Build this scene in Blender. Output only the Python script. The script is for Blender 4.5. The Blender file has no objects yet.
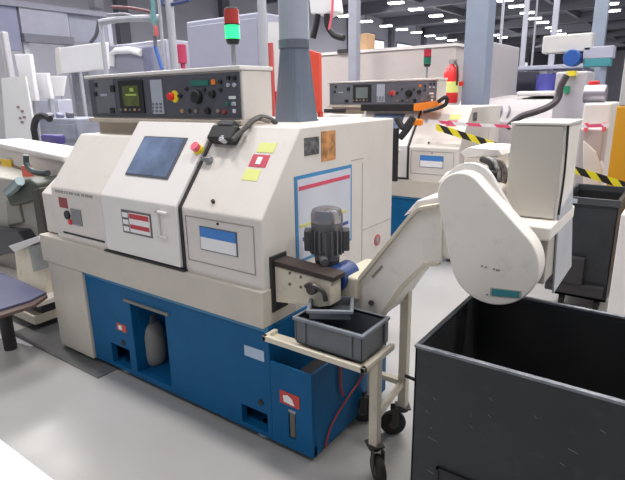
import bpy, bmesh, math, random
from mathutils import Vector, Matrix
random.seed(7)
PI = math.pi
scn = bpy.context.scene
col = scn.collection

# ------------------------------------------------------------------ camera
F = 519.0; CH = 1.6
RW = Matrix(((0.81267, -0.14261, 0.56500), (0.58245, 0.22847, -0.78010), (-0.01783, 0.96305, 0.26873)))
def _orth(m):
    x = Vector(m[0]).normalized(); y = Vector(m[1]); y = (y - x*x.dot(y)).normalized(); z = x.cross(y)
    return Matrix((x, y, z))
RW = _orth(RW)
cam = bpy.data.objects.new('camera', bpy.data.cameras.new('camera'))
col.objects.link(cam); scn.camera = cam
M4 = RW.to_4x4(); M4.translation = Vector((0, 0, CH)); cam.matrix_world = M4
cam.data.sensor_width = 36.0; cam.data.lens = F/625.0*36.0; cam.data.clip_end = 400; cam.data.clip_start = .02
def ray(px, py): return RW @ Vector(((px-312.5)/F, -(py-240)/F, -1.0))
def Y(px, py, y): r = ray(px, py); return Vector((0, 0, CH)) + r*(y/r[1])
def X(px, py, x): r = ray(px, py); return Vector((0, 0, CH)) + r*(x/r[0])
def Z(px, py, z): r = ray(px, py); return Vector((0, 0, CH)) + r*((z-CH)/r[2])

# --------------------------------------------------------------- materials
MATS = {}
def mat(name, c, rough=.5, metal=0, emit=0, vary=.06, scale=6, bump=0.0, dirt=0.0, dirtc=(.12,.09,.06), coat=0, spec=.5):
    if name in MATS: return MATS[name]
    m = bpy.data.materials.new(name); m.use_nodes = True
    nt = m.node_tree; b = nt.nodes['Principled BSDF']
    b.inputs['Roughness'].default_value = rough; b.inputs['Metallic'].default_value = metal
    b.inputs['Specular IOR Level'].default_value = spec
    b.inputs['Coat Weight'].default_value = coat
    tc = nt.nodes.new('ShaderNodeTexCoord')
    n = nt.nodes.new('ShaderNodeTexNoise'); n.inputs['Scale'].default_value = scale; n.inputs['Detail'].default_value = 6
    nt.links.new(tc.outputs['Object'], n.inputs['Vector'])
    r = nt.nodes.new('ShaderNodeValToRGB')
    r.color_ramp.elements[0].position = .3; r.color_ramp.elements[1].position = .7
    r.color_ramp.elements[0].color = tuple(max(0, v*(1-vary)) for v in c)+(1,)
    r.color_ramp.elements[1].color = tuple(min(1, v*(1+vary)) for v in c)+(1,)
    nt.links.new(n.outputs['Fac'], r.inputs['Fac'])
    out = r.outputs['Color']
    if dirt:
        n2 = nt.nodes.new('ShaderNodeTexNoise'); n2.inputs['Scale'].default_value = 14; n2.inputs['Detail'].default_value = 10; n2.inputs['Roughness'].default_value = .7
        nt.links.new(tc.outputs['Object'], n2.inputs['Vector'])
        r2 = nt.nodes.new('ShaderNodeValToRGB'); r2.color_ramp.elements[0].position = .56; r2.color_ramp.elements[1].position = .74
        nt.links.new(n2.outputs['Fac'], r2.inputs['Fac'])
        mu = nt.nodes.new('ShaderNodeMath'); mu.operation = 'MULTIPLY'; mu.inputs[1].default_value = dirt
        nt.links.new(r2.outputs['Color'], mu.inputs[0])
        mx = nt.nodes.new('ShaderNodeMixRGB'); mx.inputs[2].default_value = tuple(dirtc)+(1,)
        nt.links.new(mu.outputs[0], mx.inputs[0]); nt.links.new(out, mx.inputs[1]); out = mx.outputs[0]
    nt.links.new(out, b.inputs['Base Color'])
    if emit:
        b.inputs['Emission Color'].default_value = tuple(c)+(1,); b.inputs['Emission Strength'].default_value = emit
    if bump:
        bp = nt.nodes.new('ShaderNodeBump'); bp.inputs['Strength'].default_value = bump; bp.inputs['Distance'].default_value = .01
        nt.links.new(n.outputs['Fac'], bp.inputs['Height']); nt.links.new(bp.outputs[0], b.inputs['Normal'])
    MATS[name] = m; return m
cream = mat('cream_paint', (.70,.655,.61), .42, vary=.03, dirt=.18, dirtc=(.42,.34,.25))
creamw = mat('white_paint', (.78,.75,.725), .38, vary=.02, dirt=.08, dirtc=(.5,.4,.3))
old = mat('aged_cream_paint', (.66,.60,.48), .45, vary=.06, dirt=.5, dirtc=(.30,.20,.10))
pale = mat('pale_conveyor_paint', (.87,.82,.75), .45, vary=.03, dirt=.2, dirtc=(.32,.24,.15))
blue = mat('blue_paint', (.004,.10,.25), .5, vary=.08, dirt=.25, dirtc=(.01,.05,.10), spec=.18)
skirtc = mat('skirt_cream_shaded', (.57,.52,.45), .5, vary=.04, dirt=.2, dirtc=(.36,.29,.2))  # warmer cream, darkened here for the weaker light near the floor
lblue = mat('blue_label', (.05,.22,.60), .5)
ltblue = mat('light_blue_edge', (.05,.24,.48), .5)
navy = mat('navy_plastic', (.008,.04,.16), .35)
panelg = mat('panel_grey', (.085,.09,.11), .5, vary=.08)
panelg2 = mat('panel_grey_light', (.15,.16,.18), .5)
black = mat('black', (.012,.012,.014), .5)
dark = mat('dark_gap', (.03,.028,.03), .7)
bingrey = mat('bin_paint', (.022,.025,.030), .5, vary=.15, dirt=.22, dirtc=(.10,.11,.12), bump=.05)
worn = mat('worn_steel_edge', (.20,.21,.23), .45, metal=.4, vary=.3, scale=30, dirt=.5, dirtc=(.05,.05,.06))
binin = mat('bin_inner_black', (.012,.012,.013), .8, vary=.3)  # near-black, for the inside faces of bins and tank
cratem = mat('crate_plastic', (.115,.125,.14), .45, vary=.08)
crate_in = mat('crate_plastic_light', (.20,.22,.25), .45, vary=.06)
motorm = mat('motor_grey', (.13,.13,.14), .45, metal=.3, vary=.15, dirt=.3)
chrome = mat('chrome', (.6,.6,.62), .22, metal=1, vary=.03)
steel = mat('steel', (.35,.36,.38), .4, metal=.7)
rubber = mat('rubber', (.018,.016,.014), .65, vary=.3, dirt=.3, dirtc=(.08,.06,.04))
red = mat('red', (.75,.03,.03), .4); orange = mat('orange', (.9,.25,.02), .5)
pink = mat('pinkish_red', (.85,.15,.22), .4)
yellow = mat('yellow', (.85,.72,.03), .5); white = mat('white', (.85,.85,.86), .5, vary=.01)
pyellow = mat('pale_yellow', (.75,.78,.25), .5)
green = mat('green', (.02,.30,.16), .5); teal = mat('teal', (.05,.26,.30), .5)
greenlit = mat('green_lamp', (.04,.85,.30), .3, emit=.9); reddark = mat('red_lamp', (.45,.05,.04), .3); greendark = mat('green_lamp_off', (.02,.16,.10), .3)
screen = mat('screen_green', (.07,.09,.02), .25, emit=.12, vary=.4, scale=30)
screen2 = mat('screen_text', (.30,.42,.08), .3, emit=.2)
keypad = mat('keypad', (.42,.45,.52), .5)
glass = mat('door_glass', (.13,.18,.30), .12, vary=.5, scale=5, spec=.9, coat=.5)  # blue-grey base colour stands in for the reflection in the pane
ductm = mat('duct_zinc', (.17,.20,.26), .42, metal=.35, vary=.10, scale=4)
greyp = mat('grey_column_paint', (.24,.28,.37), .5, vary=.04)
pipeg = mat('pipe_grey', (.42,.43,.48), .45)
lav = mat('lavender_enclosure', (.38,.39,.49), .5, vary=.03)
lavd = mat('lavender_dark', (.20,.21,.31), .5)
wallm = mat('wall_paint', (.40,.40,.47), .7, vary=.05, scale=.5)
ceilm = mat('ceiling_sheet', (.13,.13,.17), .8)
beamm = mat('beam_paint', (.13,.13,.16), .7)
winm = mat('window_daylight', (.92,.95,1.0), .5, emit=.75, vary=.02)
lampm = mat('lamp_glow', (.93,.96,1.0), .5, emit=14, vary=0)
ochre = mat('ochre_paint', (.66,.31,.015), .5, vary=.04)
pillarw = mat('pillar_grey_paint', (.50,.49,.49), .55, vary=.03)
bluecloth = mat('blue_slab', (.085,.09,.16), .6, vary=.1)
olive = mat('olive_casting', (.05,.06,.045), .5, vary=.2)
brown = mat('brown_plate', (.30,.24,.19), .6, vary=.2, dirt=.5)
purple = mat('blue_violet_plastic', (.10,.10,.42), .4)
bbin = mat('blue_drum', (.01,.07,.30), .5)
tan = mat('tan', (.45,.28,.15), .6)

def floor_mat():
    m = bpy.data.materials.new('epoxy_floor'); m.use_nodes = True; nt = m.node_tree; b = nt.nodes['Principled BSDF']
    tc = nt.nodes.new('ShaderNodeTexCoord')
    def noise(s, d): 
        n = nt.nodes.new('ShaderNodeTexNoise'); n.inputs['Scale'].default_value = s; n.inputs['Detail'].default_value = d
        nt.links.new(tc.outputs['Object'], n.inputs['Vector']); return n
    n = noise(1.1, 8); r = nt.nodes.new('ShaderNodeValToRGB')
    r.color_ramp.elements[0].position = .35; r.color_ramp.elements[1].position = .65
    r.color_ramp.elements[0].color = (.36,.347,.33,1); r.color_ramp.elements[1].color = (.405,.40,.395,1)
    nt.links.new(n.outputs['Fac'], r.inputs['Fac'])
    nt.links.new(r.outputs[0], b.inputs['Base Color'])
    n2 = noise(5, 6); mr = nt.nodes.new('ShaderNodeMapRange'); mr.inputs['To Min'].default_value = .22; mr.inputs['To Max'].default_value = .42
    nt.links.new(n2.outputs['Fac'], mr.inputs['Value']); nt.links.new(mr.outputs[0], b.inputs['Roughness'])
    return m
floorm = floor_mat()
def tape_mat(name, c1, c2, freq):
    m = bpy.data.materials.new(name); m.use_nodes = True; nt = m.node_tree; b = nt.nodes['Principled BSDF']
    uv = nt.nodes.new('ShaderNodeUVMap'); sx = nt.nodes.new('ShaderNodeSeparateXYZ'); nt.links.new(uv.outputs[0], sx.inputs[0])
    a = nt.nodes.new('ShaderNodeMath'); a.operation = 'ADD'; nt.links.new(sx.outputs[0], a.inputs[0]); nt.links.new(sx.outputs[1], a.inputs[1])
    mu = nt.nodes.new('ShaderNodeMath'); mu.operation = 'MULTIPLY'; mu.inputs[1].default_value = freq; nt.links.new(a.outputs[0], mu.inputs[0])
    fr = nt.nodes.new('ShaderNodeMath'); fr.operation = 'FRACT'; nt.links.new(mu.outputs[0], fr.inputs[0])
    gt = nt.nodes.new('ShaderNodeMath'); gt.operation = 'GREATER_THAN'; gt.inputs[1].default_value = .5; nt.links.new(fr.outputs[0], gt.inputs[0])
    mx = nt.nodes.new('ShaderNodeMixRGB'); mx.inputs[1].default_value = c1+(1,); mx.inputs[2].default_value = c2+(1,)
    nt.links.new(gt.outputs[0], mx.inputs[0]); nt.links.new(mx.outputs[0], b.inputs['Base Color']); b.inputs['Roughness'].default_value = .4
    return m
hazard = tape_mat('hazard_tape', (.85,.72,.03), (.02,.02,.02), 1)
redwhite = tape_mat('red_white_tape', (.85,.8,.82), (.8,.10,.20), 1)

# ------------------------------------------------------------ mesh builder
ORG = {}
class M:
    def __init__(s, xf=None): s.bm = bmesh.new(); s.xf = xf; s.uv = None
    def _p(s, p): p = Vector(p); return s.xf @ p if s.xf else p
    def hull8(s, P):
        v = [s.bm.verts.new(s._p(p)) for p in P]
        for f in ((0,3,2,1),(4,5,6,7),(0,1,5,4),(1,2,6,5),(2,3,7,6),(3,0,4,7)): s.bm.faces.new([v[i] for i in f])
        return s
    def box(s, x0, x1, y0, y1, z0, z1):
        return s.hull8([(x0,y0,z0),(x1,y0,z0),(x1,y1,z0),(x0,y1,z0),(x0,y0,z1),(x1,y0,z1),(x1,y1,z1),(x0,y1,z1)])
    def prism(s, poly, axis, a, b):       # poly in the other two axes (in x,y,z order)
        def mk(p, t):
            q = list(p); q.insert('xyz'.index(axis), t); return s._p(q)
        A = [s.bm.verts.new(mk(p, a)) for p in poly]; B = [s.bm.verts.new(mk(p, b)) for p in poly]
        n = len(poly)
        s.bm.faces.new(A); s.bm.faces.new(B[::-1])
        for i in range(n): s.bm.faces.new([A[i], B[i], B[(i+1)%n], A[(i+1)%n]][::-1])
        return s
    def cyl(s, p0, p1, r, r2=None, n=20):
        p0 = s._p(p0); p1 = s._p(p1); r2 = r if r2 is None else r2
        d = (p1-p0).normalized(); a = d.orthogonal().normalized(); b = d.cross(a)
        R = [[s.bm.verts.new(c + a*rr*math.cos(2*PI*i/n) + b*rr*math.sin(2*PI*i/n)) for i in range(n)] for c, rr in ((p0, r), (p1, r2))]
        s.bm.faces.new(R[0][::-1]); s.bm.faces.new(R[1])
        for i in range(n): s.bm.faces.new([R[0][i], R[0][(i+1)%n], R[1][(i+1)%n], R[1][i]])
        return s
    def lathe(s, c, prof, n=24, axis=(0,0,1)):   # prof: (r, h)
        c = s._p(c); d = Vector(axis).normalized(); a = d.orthogonal().normalized(); b = d.cross(a)
        rings = [[s.bm.verts.new(c + d*h + (a*math.cos(2*PI*i/n) + b*math.sin(2*PI*i/n))*max(r, 1e-4)) for i in range(n)] for r, h in prof]
        for A, B in zip(rings, rings[1:]):
            for i in range(n): s.bm.faces.new([A[i], A[(i+1)%n], B[(i+1)%n], B[i]])
        s.bm.faces.new(rings[0][::-1]); s.bm.faces.new(rings[-1]); return s
    def tube(s, pts, r, n=8, smooth=True):
        P = [s._p(p) for p in pts]
        if smooth and len(P) > 2:
            Q = []
            for i in range(len(P)-1):
                p0 = P[max(i-1,0)]; p1 = P[i]; p2 = P[i+1]; p3 = P[min(i+2,len(P)-1)]
                for k in range(5):
                    t = k/5; Q.append(.5*((2*p1)+(p2-p0)*t+(2*p0-5*p1+4*p2-p3)*t*t+(3*p1-p0-3*p2+p3)*t**3))
            Q.append(P[-1]); P = Q
        rings = []; ref = None
        for i, p in enumerate(P):
            d = (P[min(i+1,len(P)-1)]-P[max(i-1,0)]).normalized()
            if ref is None: ref = d.orthogonal().normalized()
            ref = (ref - d*ref.dot(d)).normalized(); b = d.cross(ref)
            rings.append([s.bm.verts.new(p+ref*r*math.cos(2*PI*k/n)+b*r*math.sin(2*PI*k/n)) for k in range(n)])
        for A, B in zip(rings, rings[1:]):
            for k in range(n): s.bm.faces.new([A[k], A[(k+1)%n], B[(k+1)%n], B[k]])
        s.bm.faces.new(rings[0][::-1]); s.bm.faces.new(rings[-1]); return s
    def plate(s, x0, x1, z0, z1, y0, y1, holes):   # wall plate in XZ with rectangular holes
        xs = sorted({x0, x1, *[h[0] for h in holes], *[h[1] for h in holes]}); zs = sorted({z0, z1, *[h[2] for h in holes], *[h[3] for h in holes]})
        for a, b in zip(xs, xs[1:]):
            for c, d in zip(zs, zs[1:]):
                cx = (a+b)/2; cz = (c+d)/2
                if not any(h[0] < cx < h[1] and h[2] < cz < h[3] for h in holes): s.box(a, b, y0, y1, c, d)
        bmesh.ops.remove_doubles(s.bm, verts=s.bm.verts, dist=1e-5)
        seen = {}
        for f in list(s.bm.faces): seen.setdefault(tuple(round(v, 5) for v in f.calc_center_median()), []).append(f)
        kill = [f for fs in seen.values() if len(fs) > 1 for f in fs]
        bmesh.ops.delete(s.bm, geom=kill, context='FACES_ONLY')
        return s
    def ribbon(s, a, b, w, sag, freq_len, n=24, tilt=(0,0,1)):
        a = Vector(a); b = Vector(b); uvl = s.bm.loops.layers.uv.new('UVMap'); L = (b-a).length
        side = (b-a).cross(Vector((0,0,1))).normalized()*.0015
        up = Vector(tilt).normalized()*w/2; rows = []
        for i in range(n+1):
            t = i/n; p = a.lerp(b, t) - Vector((0,0,1))*sag*4*t*(1-t)
            rows.append((t*L/freq_len, [s.bm.verts.new(q) for q in (p-up-side, p+up-side, p+up+side, p-up+side)]))
        for (u0, A), (u1, B) in zip(rows, rows[1:]):
            for k in range(4):
                f = s.bm.faces.new([A[k], A[(k+1)%4], B[(k+1)%4], B[k]])
                vv = (0, w/freq_len, w/freq_len, 0)
                for lp, uv in zip(f.loops, ((u0, vv[k]), (u0, vv[(k+1)%4]), (u1, vv[(k+1)%4]), (u1, vv[k]))): lp[uvl].uv = uv
        s.bm.faces.new(rows[0][1][::-1]); s.bm.faces.new(rows[-1][1]); return s
    def build(s, name, m, parent=None, bev=0, smooth=False, label=None, cat=None, group=None, kind=None, seg=2):
        bm = s.bm
        bmesh.ops.recalc_face_normals(bm, faces=bm.faces)
        if parent is None:
            vs = [v.co for v in bm.verts]; lo = Vector([min(v[i] for v in vs) for i in range(3)]); hi = Vector([max(v[i] for v in vs) for i in range(3)])
            org = Vector(((lo.x+hi.x)/2, (lo.y+hi.y)/2, lo.z))
        else: org = ORG[parent.name]
        for v in bm.verts: v.co -= org
        me = bpy.data.meshes.new(name); bm.to_mesh(me); bm.free()
        o = bpy.data.objects.new(name, me); col.objects.link(o)
        me.materials.append(m)
        if parent is None: o.location = org
        else: o.parent = parent
        ORG[o.name] = org
        if smooth:
            for p in me.polygons: p.use_smooth = True
            try: me.set_sharp_from_angle(angle=math.radians(40))
            except Exception: pass
        if bev:
            b = o.modifiers.new('bevel', 'BEVEL'); b.width = bev; b.segments = seg; b.limit_method = 'ANGLE'; b.angle_limit = math.radians(35)
            b.use_clamp_overlap = True
        tag(o, label, cat, group, kind); return o
def tag(o, label=None, cat=None, group=None, kind=None):
    if label: o['label'] = label
    if cat: o['category'] = cat
    if group: o['group'] = group
    if kind: o['kind'] = kind
def thing(name, loc, label, cat, group=None):
    o = bpy.data.objects.new(name, None); o.empty_display_size = .1; col.objects.link(o); o.location = loc
    ORG[o.name] = Vector(loc); tag(o, label, cat, group); return o
def copy_tree(o, off=None, parent=None, skip=()):
    c = o.copy(); col.objects.link(c); c.parent = parent
    if off is not None: c.location = Vector(o.location)+Vector(off)
    for ch in [k for k in bpy.data.objects if k.parent is o]:
        if ch.name not in skip: copy_tree(ch, None, c, skip)
    return c
def struct(name, m, mt, bev=0): return m.build(name, mt, None, bev, kind='structure')

# ----------------------------------------------------------------- setting
struct('floor', M().box(-20, 8, -6, 90, -.1, 0), floorm)
struct('ceiling', M().box(-20, 8, 7, 90, 7.0, 7.1), ceilm)
whl = []
W = M(); W.box(-20.2, -20, -6, 90, 0, 7.0); struct('wall_left', W, wallm)
struct('wall_back', M().box(-20, 8, 90, 90.2, 0, 7), wallm)
lane = M().prism([(-7, .42), (-1.0, .42), (-1.0, .87), (-7, .87)], 'z', 0, .003); struct('trim_1', lane, white)
st = M(); st.prism([(-4.3, 1.30), (-3.42, 1.46), (-3.42, 1.54), (-4.3, 1.38)], 'z', 0, .003); struct('trim_2', st, white)
for i in range(14):     # wall pilasters
    y = 2+i*6
    struct('trim_%d' % (3+i), M().box(-20, -19.7, y, y+.5, 0, 6.9), beamm)
k = 1
for i in range(5,13):
    y = 3.3+i*6
    fr = struct('window_%d' % k, M().box(-20, -19.94, y, y+4.0, 3.1, 5.5), beamm)
    M().box(-19.945, -19.92, y+.1, y+3.9, 3.2, 5.4).build('pane', winm, fr); k += 1
for i in range(10):     # roof beams
    y = 9+i*7
    b = M().box(-19.9, 7.9, y, y+.35, 6.35, 6.98)
    struct('ceiling_beam', b, beamm)
for xx in (-14, -8, -2, 4):
    struct('ceiling_beam', M().box(xx, xx+.25, 8, 89, 6.6, 6.99), beamm)

# ceiling luminaires seen in the photo
rows = [[(385,2),(396,3.5),(416,10),(436,16.5),(451,21.5)], [(345,16.6),(366,22),(386,26.5),(402,30),(416.5,33),(430,36.3),(441,38.6),(452,40.7)],
        [(504.7,1),(516,7),(527,13.5),(535,19),(542.6,23),(551,28),(556,31.5),(561,34.5)], [(486,33),(494.5,35.6),(502.6,38)],
        [(610.5,4.6),(613,11.5)]]
proto = None; nm = ['first', 'second', 'third', 'fourth']
rowname = ['in the upper row of strip lights above the grey column', 'in the long row of strip lights over the far left wall', 'in the steep row of strip lights above the right machines',
           'in the short far row beside the grey column', 'beside the top of the orange and white pillar']
gl = M().box(-.36, .36, -.20, .20, 0, .05); 
for ri, row in enumerate(rows):
    for li, (px, py) in enumerate(row[1:] if ri == 0 else row):
        p = Z(px, py, 5.9)
        if proto is None:
            t = thing('ceiling_light', (0,0,0), 'x', 'ceiling light')
            gl.build('tube', lampm, t); M().box(-.39, .39, -.22, .22, .045, .12).build('housing', white, t)
            M().box(-.02,.02,-.02,.02,.12,.45).build('hanger', beamm, t)
            proto = t
        else: t = copy_tree(proto)
        t.location = p; s_ = 1.0
        t.rotation_euler = (0, 0, math.radians(10))
        t['label'] = 'lit white strip light %s' % rowname[ri]
        t['group'] = 'strip lights %s' % rowname[ri]

# ------------------------------------------------------------- the lathe
def yz(*p): return list(p)
LA = thing('cnc_lathe', (-2.3, 1.9, 0), 'large cream foreground lathe on a blue base with a green-lit signal lamp on its console', 'machine', 'cream and blue CNC lathes')
FY = 1.584
def slant(z): return FY + (z-1.10)*(.29/.365)     # y of the slanted face at height z
# main cover
c = M(); c.prism([(FY,.79),(FY,1.10),(1.874,1.465),(2.77,1.465),(2.77,.60),(FY,.60)], 'x', -2.56, -1.41)
c.build('cover', cream, LA, .008)
c = M(); c.prism([(FY,.79),(FY,1.10),(1.82,1.395),(2.60,1.395),(2.60,.60),(FY,.60)], 'x', -3.08, -2.562)
c.build('left_cover', cream, LA, .008)
M().box(-3.27, -1.405, 1.562, 1.80, .612, .785).build('skirt', skirtc, LA, .006)
M().box(-3.225, -2.845, 1.568, 1.95, .03, .611).build('column', skirtc, LA, .008)
M().prism([(1.62,.79),(1.62,1.04),(1.72,1.12),(1.95,1.12),(1.95,.79)], 'x', -3.27, -3.082).build('side_cover', cream, LA, .006)
# door on the slant
d = M(); d.prism([(FY,.803),(FY-.022,.803),(FY-.022,1.108),(1.856,1.478),(1.874,1.466),(FY,1.10)], 'x', -2.53, -1.925)
DR = d.build('door', creamw, LA, .006)
M().prism([(FY-.006,.80),(FY-.006,1.10),(1.868,1.469),(1.874,1.464),(FY+.004,1.10),(FY+.004,.80)], 'x', -1.923, -1.905).build('door_gap', dark, LA)
M().box(-2.56, -1.90, FY-.024, FY, .788, .797).build('door_track', dark, LA)
def on_slant(x0, x1, z0, z1, off, th):            # slab lying on the slanted face
    n = Vector((0, -.365, .29)).normalized()
    P = []
    for o in (off, off+th):
        for x, z in ((x0,z0),(x1,z0),(x1,z1),(x0,z1)): P.append(Vector((x, slant(z), z)) + n*o)
    return P
M().hull8(on_slant(-2.405,-2.062,1.198,1.388,.020,.008)).build('window_frame', mat('gasket',(.10,.10,.12),.5), DR, .002)
M().hull8(on_slant(-2.395,-2.075,1.205,1.381,.0275,.003)).build('window_glass', glass, DR)
h = M(); zf = FY-.022
h.box(-2.06,-2.045,zf-.016,zf,.94,1.075).box(-2.06,-1.985,zf-.016,zf,1.062,1.075).box(-2.06,-2.0,zf-.016,zf,.94,.952)
h.build('handle', creamw, DR, .003)
w = M().box(-2.355,-2.115,zf-.003,zf,.925,1.048).build('warning_plate', mat('plate_dark',(.14,.12,.12),.5), DR)
M().box(-2.29,-2.125,zf-.005,zf-.002,.935,1.038).build('plate_paper', white, DR)
M().box(-2.285,-2.13,zf-.007,zf-.004,1.008,1.034).box(-2.285,-2.13,zf-.007,zf-.004,.955,.977).build('red_strip', mat('sign_red',(.55,.05,.06),.5), DR)
g = M()
for i in range(3): g.box(-2.345,-2.30,zf-.005,zf-.002,.935+i*.037,.96+i*.037)
g.build('pictogram', white, DR)
# left fixed panel details
M().box(-3.0,-2.915,FY-.004,FY,.985,1.045).build('red_switch', mat('dull_red',(.30,.05,.05),.5), LA)
M().cyl((-2.925,FY-.012,.945),(-2.925,FY,.945),.026).build('key_switch', black, LA)
M().cyl((-2.905,FY-.010,.905),(-2.905,FY,.905),.016).build('push_button', red, LA)
M().box(-2.885,-2.78,FY-.006,FY,.895,.99).build('switch_plate', mat('switch_grey',(.22,.22,.23),.5), LA, .002)
M().box(-3.0,-2.58,FY-.004,FY,.826,.836).build('vent_slot', dark, LA)
g = M(); x = -3.03
while x < -2.66:
    wd = random.uniform(.012,.035); g.box(x, x+wd, FY-.002, FY+.001, 1.072, 1.088); x += wd+random.uniform(.006,.02)
g.build('lettering', mat('lettering_grey',(.33,.31,.30),.6), LA)
# right panel
g = M(); t_ = .0035
for (a,b,c_,d_) in ((-1.885,-1.455,1.063,1.068),(-1.885,-1.455,.848,.852)): g.box(a,b,FY-.003,FY+.002,c_,d_)
for x in (-1.885,-1.458): g.box(x,x+t_,FY-.003,FY+.002,.85,1.067)
g.build('hatch_seam', mat('seam',(.36,.32,.29),.7), LA)
M().cyl((-1.67,FY-.004,1.052),(-1.67,FY,1.052),.006).build('hatch_screw', dark, LA)
M().box(-1.79,-1.555,FY-.004,FY,.915,1.028).build('label_frame', mat('label_outline',(.12,.14,.2),.6), LA)  # dark outline around the label
M().box(-1.785,-1.56,FY-.006,FY-.003,.978,1.024).build('label_band', lblue, LA)
M().box(-1.785,-1.56,FY-.006,FY-.003,.92,.978).build('label_sheet', white, LA)
# slope stickers
M().hull8(on_slant(-1.60,-1.50,1.355,1.395,.0,.002)).build('sticker', pyellow, LA)
M().hull8(on_slant(-1.61,-1.51,1.295,1.345,.0,.002)).build('sticker', mat('sticker_red',(.6,.06,.1),.5), LA)
M().hull8(on_slant(-1.575,-1.545,1.305,1.335,.002,.002)).build('sticker_mark', white, LA)
M().hull8(on_slant(-1.615,-1.525,1.24,1.285,.0,.002)).build('sticker', pyellow, LA)
M().cyl(Vector((-1.72,slant(1.14),1.14)), Vector((-1.72,slant(1.14)-.008,1.15)), .009).build('bolt', dark, LA)
# end face details (x = -1.41)
ex = -1.41
M().box(ex,ex+.004,1.815,2.30,.845,1.252).build('board_edge', ltblue, LA)
M().box(ex+.003,ex+.006,1.832,2.285,.86,1.235).build('board_sheet', mat('board_white',(.60,.62,.70),.5), LA)
M().box(ex+.005,ex+.008,1.84,2.275,1.185,1.203).build('board_red_line', mat('line_red',(.65,.08,.14),.5), LA)
M().box(ex+.005,ex+.008,1.84,2.24,1.012,1.026).build('board_yellow_line', mat('line_yellow',(.6,.6,.2),.5), LA)
M().box(ex+.005,ex+.008,1.86,2.26,.945,.962).build('board_blue_line', mat('line_navy',(.07,.10,.3),.5), LA)
M().box(ex,ex+.003,1.895,2.01,1.335,1.415).build('rating_plate', mat('plate_metal',(.15,.15,.16),.4,metal=.4,vary=.6,scale=40), LA)
M().box(ex,ex+.003,2.03,2.15,1.295,1.435).build('rust_sticker', mat('sticker_tan',(.50,.24,.09),.5,vary=.5,scale=25), LA)
g = M(); g.box(ex-.001,ex+.002,2.412,2.417,.62,1.25).box(ex-.001,ex+.002,2.417,2.75,.872,.877).box(ex-.001,ex+.002,2.30,2.42,1.268,1.273)
g.build('panel_seam', mat('seam_light',(.42,.40,.38),.7), LA)
q = X(377,240,ex); M().cyl((ex,q.y,q.z),(ex+.004,q.y,q.z),.034).build('round_warning_sign', mat('sign_dull_red',(.5,.12,.13),.5), LA)
M().cyl((ex+.003,q.y,q.z),(ex+.006,q.y,q.z),.020).build('sign_centre', mat('sign_grey',(.35,.32,.33),.5), LA)
M().box(ex,ex+.010,1.622,1.735,.67,.93).build('outlet_frame', dark, LA, .003)
# console
cy = 1.90
CN = M().box(-3.05,-1.772,cy,2.118,1.49,1.722).build('console', cream, LA, .006)
M().prism([(-3.06,1.722),(-1.765,1.722),(-1.765,1.742),(-3.06,1.737)], 'y', cy-.02, 2.125).build('console_top', creamw, LA, .004)
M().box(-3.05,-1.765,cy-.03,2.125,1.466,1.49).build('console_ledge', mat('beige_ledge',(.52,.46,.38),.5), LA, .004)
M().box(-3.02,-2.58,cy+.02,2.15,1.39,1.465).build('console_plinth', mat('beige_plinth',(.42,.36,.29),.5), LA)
M().box(-3.035,-1.785,cy-.008,cy,1.497,1.713).build('console_face', panelg, LA, .002)
cf = cy-.008
def pf(x0,y0,x1,y1,dep,base=cf):
    a = Y(x0,y0,base); b = Y(x1,y1,base); return (a.x, b.x, base-dep, base, b.z, a.z)
def pbox(name, m, x0,y0,x1,y1,dep=.004, base=cf): return M().box(*pf(x0,y0,x1,y1,dep,base)).build(name, m, LA, .001)
pbox('left_control_plate', panelg2, 94,80,117,113,.003)
for a in ((95.5,83,98,87),(95,92,98,96),(111,85.5,115.5,92),(111,108,116,113)): pbox('selector_switch', black, *a, .010)
pbox('nameplate', keypad, 101,94,107.5,96,.005)
pbox('screen_bezel', black, 118.5,81,146,113,.008)
pbox('screen', screen, 123,86,141,106,.010)
pbox('screen_readout', screen2, 131,88,135,91.5,.0115); pbox('screen_readout', screen2, 127,94,138,95.5,.0115)
for i in range(5): pbox('soft_key', tan if i%2 else panelg2, 121+i*4.6,108.5,123.5+i*4.6,110.8,.011)
pbox('keypad', keypad, 150.5,80,165,114,.006)
for i in range(3):
    for j in range(3): pbox('key', panelg2, 152.5+i*4,103+j*3.5,155+i*4,105+j*3.5,.009)
def knob(name, px, py, r, dep, m):
    p = Y(px,py,cf); return M().cyl((p.x,cf,p.z),(p.x,cf-dep,p.z),r,r*.85).build(name, m, LA, .002, smooth=True)
knob('stop_button_ring', 175,96.5,.033,.008,yellow); knob('stop_button', 173,96.5,.021,.030,red)
knob('rotary_dial', 198,97,.036,.026,black); knob('rotary_dial', 213,94,.020,.020,black); knob('rotary_dial', 208.5,111,.018,.018,black)
knob('rotary_dial', 181,96,.012,.018,dark)
pbox('indicator_row', mat('dull_green',(.02,.17,.13),.4), 191,80.5,209,85.5,.006); pbox('orange_indicator', orange, 212,79.5,216,84.5,.008)
for px,py,mm in ((190,111,dark),(197,111,brown),(183,111,tan),(219,111,brown),(225,112,reddark),(221,82,black),(229,78,black),(235,78,black),(229,85,keypad),(235,85,keypad),(221,90,dark),(205,90,dark),(187,89,dark),(228,104,greendark),(234,104,keypad)):
    knob('push_button', px, py, .011, .012, mm)
pbox('key_label', white, 229,96,236,99,.004); pbox('key_label', white, 233,102,236,106,.004); pbox('key_label', white, 233,109,236,113,.004)
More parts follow.
